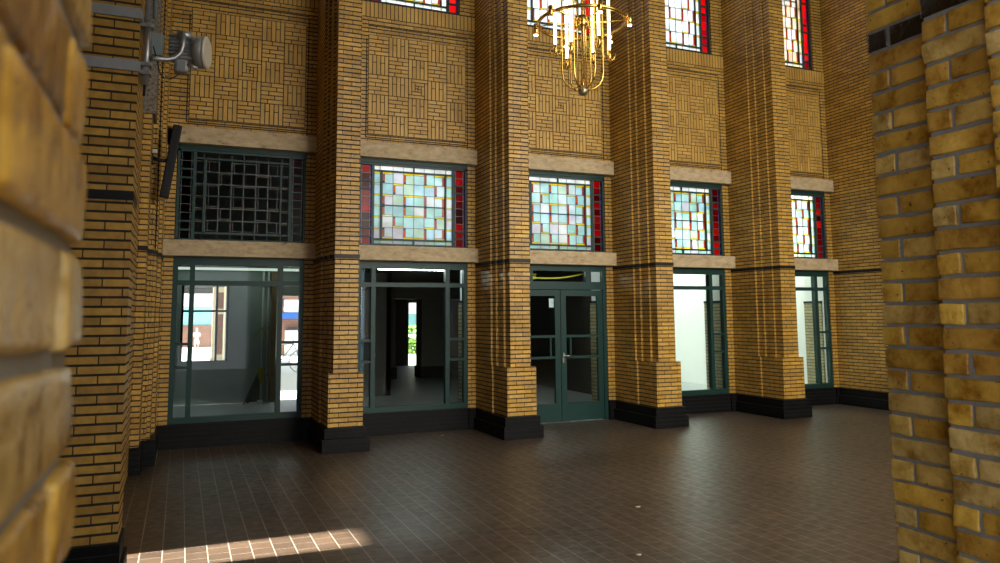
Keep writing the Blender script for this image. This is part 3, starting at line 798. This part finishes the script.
# ------------------------------------------------------------------ rooms behind the glass
t = MB(); t.box(-1.2, 11.15, .0, 5.2, -.12, 0); t.box(3.9, 8.6, 5.2, 14.2, -.12, 0)
tag(t.build('floor_annex', M['annex_floor']), 'grey screed floor of the rooms behind the windows', 'floor', kind='structure')
t = MB()
t.box(-1.0, .0, 5.0, 5.2, 0, 2.6); t.box(.0, .83, 5.0, 5.2, 0, .80); t.box(.83, 1.62, 5.0, 5.2, 0, 2.6); t.box(.0, .83, 5.0, 5.2, 2.27, 2.6); t.box(1.62, 2.4, 5.0, 5.2, 2.02, 2.6)
tag(t.build('wall_annex_rear', M['grey_wall']), 'grey rendered rear wall with an opening, seen through the leftmost shop window', 'wall', kind='structure')
t = MB().box(-1.1, -.95, .14, 4.99, 0, 2.6); tag(t.build('wall_annex_side', M['grey_wall']), 'grey side wall of the room with the pipes', 'wall', kind='structure')
t = MB(); t.box(.6, .64, 4.98, 5.22, .8, 2.27); t.box(.0, .83, 4.98, 5.22, 1.71, 1.75); t.box(.0, .04, 4.98, 5.22, .8, 2.27); t.box(.79, .83, 4.98, 5.22, .8, 2.27); t.box(0, .83, 4.98, 5.22, 2.2, 2.27)
tag(t.build('window_20', M['band']), 'dark window bars in the grey rear wall opening to the street', 'window', kind='structure')
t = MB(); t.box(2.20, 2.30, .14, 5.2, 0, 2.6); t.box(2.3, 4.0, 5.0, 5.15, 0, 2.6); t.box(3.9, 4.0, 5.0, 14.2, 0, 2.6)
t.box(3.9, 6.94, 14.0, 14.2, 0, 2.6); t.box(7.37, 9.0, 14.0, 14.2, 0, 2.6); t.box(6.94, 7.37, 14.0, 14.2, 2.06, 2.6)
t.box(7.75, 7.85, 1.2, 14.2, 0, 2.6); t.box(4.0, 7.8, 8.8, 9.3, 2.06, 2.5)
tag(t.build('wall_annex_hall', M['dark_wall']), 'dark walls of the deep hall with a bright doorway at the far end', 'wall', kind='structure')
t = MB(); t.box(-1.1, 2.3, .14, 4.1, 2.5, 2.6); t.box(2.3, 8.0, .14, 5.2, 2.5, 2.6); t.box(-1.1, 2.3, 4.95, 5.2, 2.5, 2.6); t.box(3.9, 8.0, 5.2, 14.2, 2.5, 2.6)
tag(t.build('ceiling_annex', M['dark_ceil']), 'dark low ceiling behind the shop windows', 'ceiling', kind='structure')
t = MB(); t.box(-.4, 1.75, 1.2, 1.3, 2.6, 4.3); t.box(-.4, -.3, .14, 1.3, 2.6, 4.3); t.box(1.7, 1.8, .14, 1.3, 2.6, 4.3); t.box(-.4, 1.8, .14, 1.3, 4.25, 4.35)
tag(t.build('wall_loft', M['dark_wall']), 'dark closed loft behind the unlit stained glass', 'wall', kind='structure')
t = MB().box(-1.1, 2.3, 4.1, 4.95, 2.5, 2.54); tag(t.build('ceiling_rooflight', M['frost2']), 'frosted rooflight over the grey room', 'skylight', kind='structure')  # added out of view so soft light washes the grey wall
# white room
t = MB(); t.box(11.15, 11.3, .14, 8, 0, 4); t.box(7.85, 7.95, 1.2, 8, 0, 2.6); t.box(7.8, 11.3, 7.0, 7.2, 0, 4)
tag(t.build('wall_white_room', M['white_wall']), 'white plaster walls of the room behind the two right-hand shop windows', 'wall', kind='structure')
t = MB().box(8.0, 11.3, .145, 7.0, 2.5, 2.54); tag(t.build('ceiling_skylight', M['frost']), 'frosted skylight over the white room', 'skylight', kind='structure')  # added out of view to light the white room without direct sun
t = MB(); t.box(7.8, 11.2, 5.2, 7.0, -.12, 0); tag(t.build('floor_white_room', M['annex_floor']), 'grey floor at the back of the white room', 'floor', kind='structure')
SL = ['behind the second shop window', 'behind the green double door', 'behind the fourth shop window', 'behind the rightmost shop window']
for q, (x, i) in enumerate(((3.955, 1), (6.283, 2), (8.611, 3), (10.94, 4))):
    x1 = x+.46 if i < 4 else 11.2
    e = empty('brick_stub', (x+.2, .5, 0), 'pale brick half-height pier with black cap under white plaster, '+SL[q], 'brick pier', 'pale piers behind the glass', 'structure')
    MB().box(x+.02, x1-.02, .145, .74, 0, 2.49).build('plaster_core', M['white_wall'], e)
    MB().box(x, x1, .34, .76, .08, 1.80).build('brickwork', M['white_brick'], e)
    MB().box(x-.006, x1+.006, .335, .765, 1.80, 1.84).build('cap', M['band'], e)
    MB().box(x-.01, x1+.01, .33, .77, 0, .08).build('plinth', M['black'], e)
# columns in the deep hall
for q, (a, b, lb) in enumerate(((4.72, 5.17, 'dark square column in the deep hall, left of the bright doorway'), (5.86, 6.66, 'wide dark square column in the deep hall, right of the bright doorway'))):
    e = empty('square_column', ((a+b)/2, 9.2, 0), lb, 'column', 'columns of the dark hall', 'structure')
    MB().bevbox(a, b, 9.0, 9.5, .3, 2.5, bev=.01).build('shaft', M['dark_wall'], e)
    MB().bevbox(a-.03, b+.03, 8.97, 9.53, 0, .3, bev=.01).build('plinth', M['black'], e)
# props behind the leftmost window
for q, x in enumerate((1.45, 1.55)):
    PYY = 4.945
    e = empty('conduit_pipe', (x, 4.93, 0), ['pale vertical pipe on the grey wall, left one of the pair', 'pale vertical pipe on the grey wall, right one beside the brown post'][q], 'pipe', 'pipes on the grey wall')
    MB().tube([(x, PYY, 0), (x, PYY, 2.49)], .02, 12).build('tube', M['pipe'], e)
    for z in (.5, 1.4, 2.2): MB().bevbox(x-.03, x+.03, 4.92, 4.995, z-.015, z+.015, bev=.003).build('clip', M['radio_grey'], e)
tag(MB().bevbox(1.60, 1.745, 4.85, 4.99, 0, 2.49, bev=.008).build('wooden_post', M['wood']), 'brown wooden post at the right end of the grey wall', 'post')
e = empty('folding_stand', (1.3, 4.7, 0), 'dark folded stand leaning on the pipes with a yellow cloth over it', 'stand')
for (x, y) in ((1.115, 4.6), (1.20, 4.75), (1.40, 4.86)):
    MB().tube([(x, y, .0), (1.41, 4.84, .62)], .013, 8).build('leg', M['stick'], e)
m = MB(); m.quad([(1.14, 4.66, .03), (1.38, 4.80, .03), (1.42, 4.83, .58), (1.38, 4.81, .58)]); m.build('panel', M['stick'], e)
m = MB(); m.bevbox(1.37, 1.47, 4.79, 4.85, .42, .66, bev=.025, jit=.012); m.bevbox(1.42, 1.48, 4.79, 4.85, .34, .6, bev=.02, jit=.01); m.build('cloth', M['cloth'], e)
e = MB().tube([(1.31, 4.88, 1.22), (1.40, 4.87, 1.36), (1.43, 4.87, 1.40), (1.47, 4.87, 1.33), (1.52, 4.88, 1.22)], .012, 8).build('barrier_tape', M['cloth'])
tag(e, 'yellow tape knotted round the pipes at head height', 'tape')
m = MB(); m.bevbox(1.36, 1.46, 4.62, 4.68, .0, .07, bev=.01); tag(m.build('offcut', M['whitepaint']), 'small white offcut on the floor at the foot of the pipes', 'offcut')
# yellow tape over the door, paper notice
m = MB(); pts = [(4.82, .30, 2.205), (5.0, .30, 2.19), (5.2, .30, 2.183), (5.4, .30, 2.187), (5.6, .30, 2.205), (5.8, .30, 2.24), (6.0, .30, 2.28)]
for q in range(len(pts)-1):
    a, b = pts[q], pts[q+1]; m.quad([(a[0], a[1], a[2]-.012), (b[0], b[1], b[2]-.012), (b[0], b[1], b[2]+.012), (a[0], a[1], a[2]+.012)]); m.quad([(a[0], a[1]+.002, a[2]+.012), (b[0], b[1]+.002, b[2]+.012), (b[0], b[1]+.002, b[2]-.012), (a[0], a[1]+.002, a[2]-.012)])
m.bevbox(4.96, 5.07, .28, .31, 2.225, 2.25, bev=.004); m.bevbox(4.97, 5.06, .28, .31, 2.165, 2.215, bev=.01, jit=.004); m.bevbox(4.955, 4.985, .28, .31, 2.19, 2.25, bev=.004)
tag(m.build('barrier_tape', M['yellow']), 'yellow tape strung behind the fanlight over the green door', 'tape')
m = MB(); m.box(5.175, 5.285, .068, .071, 1.725, 1.86); tag(m.build('paper_notice', M['paper']), 'small blank pale paper on the left leaf of the green door', 'notice')
e = empty('fluorescent_light', (3.0, .9, 2.47), 'white fluorescent batten on the dark ceiling behind the second window', 'light')
MB().bevbox(2.7, 3.8, .85, .97, 2.345, 2.5, bev=.01).build('housing', M['whitepaint'], e)
MB().tube([(2.73, .91, 2.328), (3.77, .91, 2.328)], .018, 12).build('lamp_tube', plain('lit_tube', (1, 1, 1, 1), emit=(.9, 1, .97, 1), estr=48), e)
e = empty('fluorescent_light', (5.4, .75, 2.47), 'white fluorescent batten on the dark ceiling behind the green double door', 'light')  # extra lamp above the view, lights the pale pier behind the door
MB().bevbox(4.75, 6.0, .70, .82, 2.42, 2.5, bev=.01).build('housing', M['whitepaint'], e)
MB().tube([(4.78, .76, 2.405), (5.97, .76, 2.405)], .018, 12).build('lamp_tube', bpy.data.materials['lit_tube'], e)
e = empty('blue_panel', (2.42, .5, 0), 'tall blue painted panel with a white framed arch, left edge of the second window', 'panel')
MB().bevbox(2.31, 2.36, .2, 1.0, 0, 2.45, bev=.005).build('board', M['blue'], e)
m = MB()
for za in (.9, 1.22, 1.54): m.bevbox(2.36, 2.37, .42, .46, za, za+.3, bev=.003); m.bevbox(2.36, 2.37, .62, .66, za, za+.3, bev=.003); m.bevbox(2.36, 2.37, .42, .66, za-.02, za+.02, bev=.003)
m.tube([(2.365, .44, 1.84), (2.365, .48, 1.92), (2.365, .54, 1.95), (2.365, .60, 1.92), (2.365, .64, 1.84)], .018, 8)
m.build('arch_frame', M['whitepaint'], e)

# ------------------------------------------------------------------ outside, beyond the rooms
t = MB(); t.box(-14, 3.9, 5.2, 34, -.2, -.05); tag(t.build('pavement', M['paving']), 'pale sunlit pavement beyond the grey room', 'pavement', kind='structure')
t = MB(); t.box(-30, 40, 34, 75, -1.1, -.9); t.box(3.9, 40, 14.2, 34, -.2, -.05); tag(t.build('street', M['asphalt']), 'pale street beyond the annex rooms', 'street', kind='structure')
e = empty('street_building', (0, 62, -.9), 'far office building with teal glass bands over a brick base', 'building')
MB().box(-14, 2.9, 60, 66, -.9, 1.0).build('base', M['red_brick'], e)
MB().box(-14, 2.9, 60.2, 66, 1.0, 2.6).build('glazing', M['teal'], e)
MB().box(-14, 2.9, 59.9, 66, 2.6, 4.0).build('parapet', M['whitepaint'], e)
MB().box(-14, 2.9, 60.1, 66, 4.0, 9).build('upper_glazing', M['teal'], e)
for q, (x, y) in enumerate(((.80, 12.0), (1.02, 10.2), (1.02, 8.2))):
    e = empty('arcade_post', (x, y, -.05), 'cream and red brick arcade post outside the grey room, '+['farthest of the three', 'middle of the three', 'nearest of the three'][q], 'post', 'arcade posts')
    MB().bevbox(x, x+.36, y, y+.4, .5, 2.455, bev=.01).build('shaft', M['cream'], e)
    m = MB(); m.box(x+.09, x+.27, y-.012, y, .6, 1.7); m.box(x+.09, x+.27, y-.012, y, 1.85, 2.3); m.build('brick_inlay', M['red_brick'], e)
    MB().bevbox(x-.03, x+.39, y-.03, y+.43, -.05, .5, bev=.01).build('base', M['cream'], e)
m = MB(); m.box(-3, 1.5, 7.5, 20, 2.60, 2.7)
for y in (8, 9.5, 11, 12.6, 14, 15.5, 17, 18.5): m.box(-3, 1.5, y, y+.2, 2.46, 2.60)
tag(m.build('arcade_canopy', M['dark_ceil']), 'dark ribbed canopy roof outside the grey room', 'canopy')
# house with blue awning, right pane of the leftmost window
e = empty('corner_house', (4.0, 24, 0), 'red brick house with a blue awning across the street', 'house')
MB().box(2.95, 9.5, 24, 28, -.05, 6).build('wall', M['red_brick'], e)
m = MB(); m.box(2.9, 5.6, 23.3, 24, 1.55, 1.80); m.box(2.9, 3.9, 23.3, 24, 1.8, 2.15); m.build('awning', M['blue2'], e)
m = MB(); m.box(4.15, 5.6, 23.4, 24, 1.82, 2.35); m.box(2.9, 3.6, 23.4, 24, 1.25, 1.55); m.build('sign_board', M['whitepaint'], e)
m = MB(); m.tube([(4.65, 23.95, -.05+z) for z in (0, 1.1)], .45, 20); m.build('arched_opening', M['whitepaint'], e)
m = MB(); m.tube([(3.95, 23.9, 2.3), (3.95, 23.9, 4)], .06, 8); m.build('downpipe', M['whitepaint'], e)
# bicycle
e = empty('bicycle', (2.6, 13.0, -.05), 'pale bicycle parked on the pavement outside the right of the grey room', 'bicycle')
def wheel(c, r=.33):
    m = MB(); n = 36
    m.tube([(c[0]+r*math.cos(t), c[1], c[2]+r*math.sin(t)) for t in [2*math.pi*k_/n for k_ in range(n+1)]], .018, 8, cap=False)
    for k_ in range(8): t = math.pi*k_/8; m.tube([(c[0]+r*math.cos(t), c[1], c[2]+r*math.sin(t)), (c[0]-r*math.cos(t), c[1], c[2]-r*math.sin(t))], .004, 5)
    return m
w0, w1 = (2.28, 13, .30), (3.33, 13, .30)
wheel(w0).build('wheel', M['pipe'], e); wheel(w1).build('wheel', M['pipe'], e)
m = MB(); bb, se, hd_ = (2.72, 13, .28), (2.58, 13, .80), (3.12, 13, .82)
for a, b in ((w0, bb), (bb, se), (bb, hd_), (se, hd_), (w0, se), (hd_, w1)): m.tube([a, b], .02, 8)
m.build('frame', M['pipe'], e)
m = MB(); m.tube([hd_, (3.10, 13, .98), (3.0, 13, 1.02)], .016, 8); m.tube([(3.0, 12.75, 1.02), (3.05, 13, 1.02), (3.0, 13.25, 1.02)], .016, 8); m.build('handlebar', M['pipe'], e)
m = MB(); m.bevbox(2.43, 2.70, 12.93, 13.07, .84, .90, bev=.025); m.tube([se, (2.57, 13, .86)], .014, 8); m.build('saddle', M['blackpl'], e)
# far doorway: hedge and house
hg = MB(); rr = random.Random(9)
for q in range(420):
    x, y, z = rr.uniform(8.6, 12.2), rr.uniform(22.4, 23.3), rr.uniform(-.05, 1.15)
    hg.ball((x, y, z), rr.uniform(.07, .15), sub=1, sc=(1, 1, .8))
tag(hg.build('hedge', M['leaf']), 'clipped green hedge seen through the far bright doorway', 'hedge', kind='stuff')
e = empty('brick_house', (11, 30, 0), 'brick house with a white bay window beyond the hedge', 'house')
MB().box(9.6, 16, 30, 34, -.1, 6).build('wall', M['red_brick'], e)
m = MB(); m.bevbox(10.4, 15, 29.3, 30, 1.75, 2.45, bev=.02); m.bevbox(10.4, 15, 29.4, 30, .2, .75, bev=.02)
for x in (10.4, 11.9, 12.75, 14.4): m.bevbox(x, x+.15, 29.4, 30, .7, 1.8, bev=.01)
m.build('bay_window', M['whitepaint'], e)
MB().box(10.45, 14.9, 29.6, 29.62, .75, 1.75).build('pane', M['teal'], e)
tag(MB().bevbox(8.6, 12.4, 22.1, 22.2, .70, .82, bev=.01).build('garden_rail', M['whitepaint']), 'white garden rail in front of the clipped hedge', 'rail')

# ------------------------------------------------------------------ person outside
PX, PY, PZ = 1.13, 50.0, -.9
pe = empty('person', (PX, PY, PZ), 'person in a white top and pale blue shorts standing far outside, hands raised together', 'person')
def skin_body(name, verts, edges, mat, root=0):
    me = bpy.data.meshes.new(name); me.from_pydata([(PX+v[0], PY+v[1], PZ+v[2]) for v, r in verts], edges, []); ob = bpy.data.objects.new(name, me); COL.objects.link(ob)
    ob.modifiers.new('skin', 'SKIN'); 
    if not me.skin_vertices: me.attributes.new
    for k_, (v, r) in enumerate(verts):
        me.skin_vertices[0].data[k_].radius = (r, r*.85)
        me.skin_vertices[0].data[k_].use_root = (k_ == root)
    s = ob.modifiers.new('sub', 'SUBSURF'); s.levels = 2; s.render_levels = 2
    me.materials.append(mat); ob.parent = pe; ob.matrix_parent_inverse = Matrix.Translation(pe.location).inverted()
    return ob
vb = [((0, 0, .92), .13), ((0, 0, 1.12), .12), ((0, 0, 1.34), .15), ((0, -.01, 1.46), .06), ((0, -.02, 1.54), .075), ((0, -.02, 1.64), .095), ((0, -.02, 1.71), .07),
      ((-.17, 0, 1.38), .06), ((-.24, -.04, 1.14), .045), ((-.08, -.22, 1.24), .034), ((-.03, -.25, 1.28), .03),
      ((.17, 0, 1.38), .06), ((.24, -.04, 1.14), .045), ((.08, -.22, 1.24), .034), ((.03, -.25, 1.30), .03),
      ((-.09, 0, .84), .085), ((-.10, -.01, .48), .058), ((-.10, .02, .09), .038), ((-.11, -.12, .04), .034),
      ((.09, 0, .84), .085), ((.10, -.01, .48), .058), ((.10, .02, .09), .038), ((.12, -.12, .04), .034)]
eb = [(0, 1), (1, 2), (2, 3), (3, 4), (4, 5), (5, 6), (2, 7), (7, 8), (8, 9), (9, 10), (2, 11), (11, 12), (12, 13), (13, 14), (0, 15), (15, 16), (16, 17), (17, 18), (0, 19), (19, 20), (20, 21), (21, 22)]
try:
    skin_body('body', vb, eb, M['skin'])
    skin_body('shirt', [((0, 0, .88), .155), ((0, 0, 1.12), .145), ((0, 0, 1.36), .165), ((0, 0, 1.42), .09), ((-.18, 0, 1.38), .075), ((-.225, -.03, 1.2), .065), ((.18, 0, 1.38), .075), ((.225, -.03, 1.2), .065)],
              [(0, 1), (1, 2), (2, 3), (2, 4), (4, 5), (2, 6), (6, 7)], M['shirt'])
    skin_body('shorts', [((0, 0, .93), .15), ((-.09, 0, .82), .105), ((-.105, 0, .55), .095), ((.09, 0, .82), .105), ((.105, 0, .55), .095)], [(0, 1), (1, 2), (0, 3), (3, 4)], M['shorts'])
    skin_body('hair', [((0, .03, 1.60), .09), ((0, .01, 1.70), .105), ((0, -.02, 1.75), .085)], [(0, 1), (1, 2)], M['hair'])
    m = MB(); m.tube([(PX-.16, PY-.13, PZ+1.42), (PX, PY-.17, PZ+1.2), (PX+.16, PY-.15, PZ+.98)], .022, 6); m.build('bag_strap', M['bag'], pe)
except Exception as ex:
    print('PERSON FAILED', ex); raise

# ------------------------------------------------------------------ light
w = bpy.data.worlds.new('World'); scn.world = w; w.use_nodes = True
nt = w.node_tree; nt.nodes.clear()
bg = nt.nodes.new('ShaderNodeBackground'); bg.inputs[0].default_value = (.86, .94, 1.0, 1); bg.inputs[1].default_value = 2.2
ow = nt.nodes.new('ShaderNodeOutputWorld'); nt.links.new(bg.outputs[0], ow.inputs[0])
def sun(d, e, col=(1, .93, .8), ang=3.0):
    l = bpy.data.lights.new('sun', 'SUN'); l.energy = e; l.color = col; l.angle = math.radians(ang)
    o = bpy.data.objects.new('sun', l); COL.objects.link(o); o.rotation_euler = Vector(d).normalized().to_track_quat('-Z', 'Y').to_euler(); o.location = (-4, 4, 14); return o
sun((1, -.012, -1.15), 40, (1, .95, .86))
def area(n, loc, d, sx, sy, e, col, spread=180):
    l = bpy.data.lights.new(n, 'AREA'); l.shape = 'RECTANGLE'; l.size = sx; l.size_y = sy; l.spread = math.radians(spread); l.energy = e; l.color = col
    o = bpy.data.objects.new(n, l); COL.objects.link(o); o.location = loc; o.rotation_euler = Vector(d).to_track_quat('-Z', 'Y').to_euler(); return o
# added area lamps standing in for daylight from unseen, made-up openings
area('passage_daylight', (-4.9, -12.6, 2.2), (1, .12, -.03), 4.0, 4.0, 260, (1, .94, .80))  # extra lamp brightening the right brick jamb
area('door_daylight', (3.85, -9.72, 1.9), (.25, 1, -.06), 1.3, 3.2, 62, (1, .95, .82), 110)  # extra low lamp, placed clear of the window reflections
area('window_daylight', (7.0, -9.72, 4.3), (0.05, 1, -.5), 7.4, 1.9, 290, (1, .95, .82), 118)  # extra lamp raised above what the lower panes mirror
area('clerestory_daylight', (7.0, -9.72, 7.0), (0, 1, -.5), 7.4, 2.6, 70, (.97, .97, .95), 118)

# ------------------------------------------------------------------ camera (photo cropped from a taller frame, hence the shift)
yaw, pit, rol = math.radians(22.8315), math.radians(5.8862), math.radians(-.3803)
fw = Vector((math.sin(yaw)*math.cos(pit), math.cos(yaw)*math.cos(pit), math.sin(pit)))
rt = Vector((math.cos(yaw), -math.sin(yaw), 0)); up = rt.cross(fw)
r2 = math.cos(rol)*rt+math.sin(rol)*up; u2 = -math.sin(rol)*rt+math.cos(rol)*up
cam = bpy.data.cameras.new('camera'); co = bpy.data.objects.new('camera', cam); COL.objects.link(co)
mw = Matrix((r2, u2, -fw)).transposed().to_4x4(); mw.translation = Vector((0, -10.3129, 1.6)); co.matrix_world = mw
cam.sensor_width = 36; cam.lens = 754.91/1000*36; cam.shift_y = -(281.5-238.2)/1000; cam.clip_start = .02; cam.clip_end = 300
cam.dof.use_dof = True; cam.dof.focus_distance = 9.0; cam.dof.aperture_fstop = 8.5
scn.camera = co
vs = scn.view_settings; vs.view_transform = 'Standard'; vs.look = 'None'; vs.gamma = 1; vs.use_curve_mapping = False; vs.exposure = 0.0
scn.cycles.max_bounces = 10; scn.cycles.diffuse_bounces = 5; scn.cycles.transparent_max_bounces = 12; scn.cycles.sample_clamp_indirect = 6
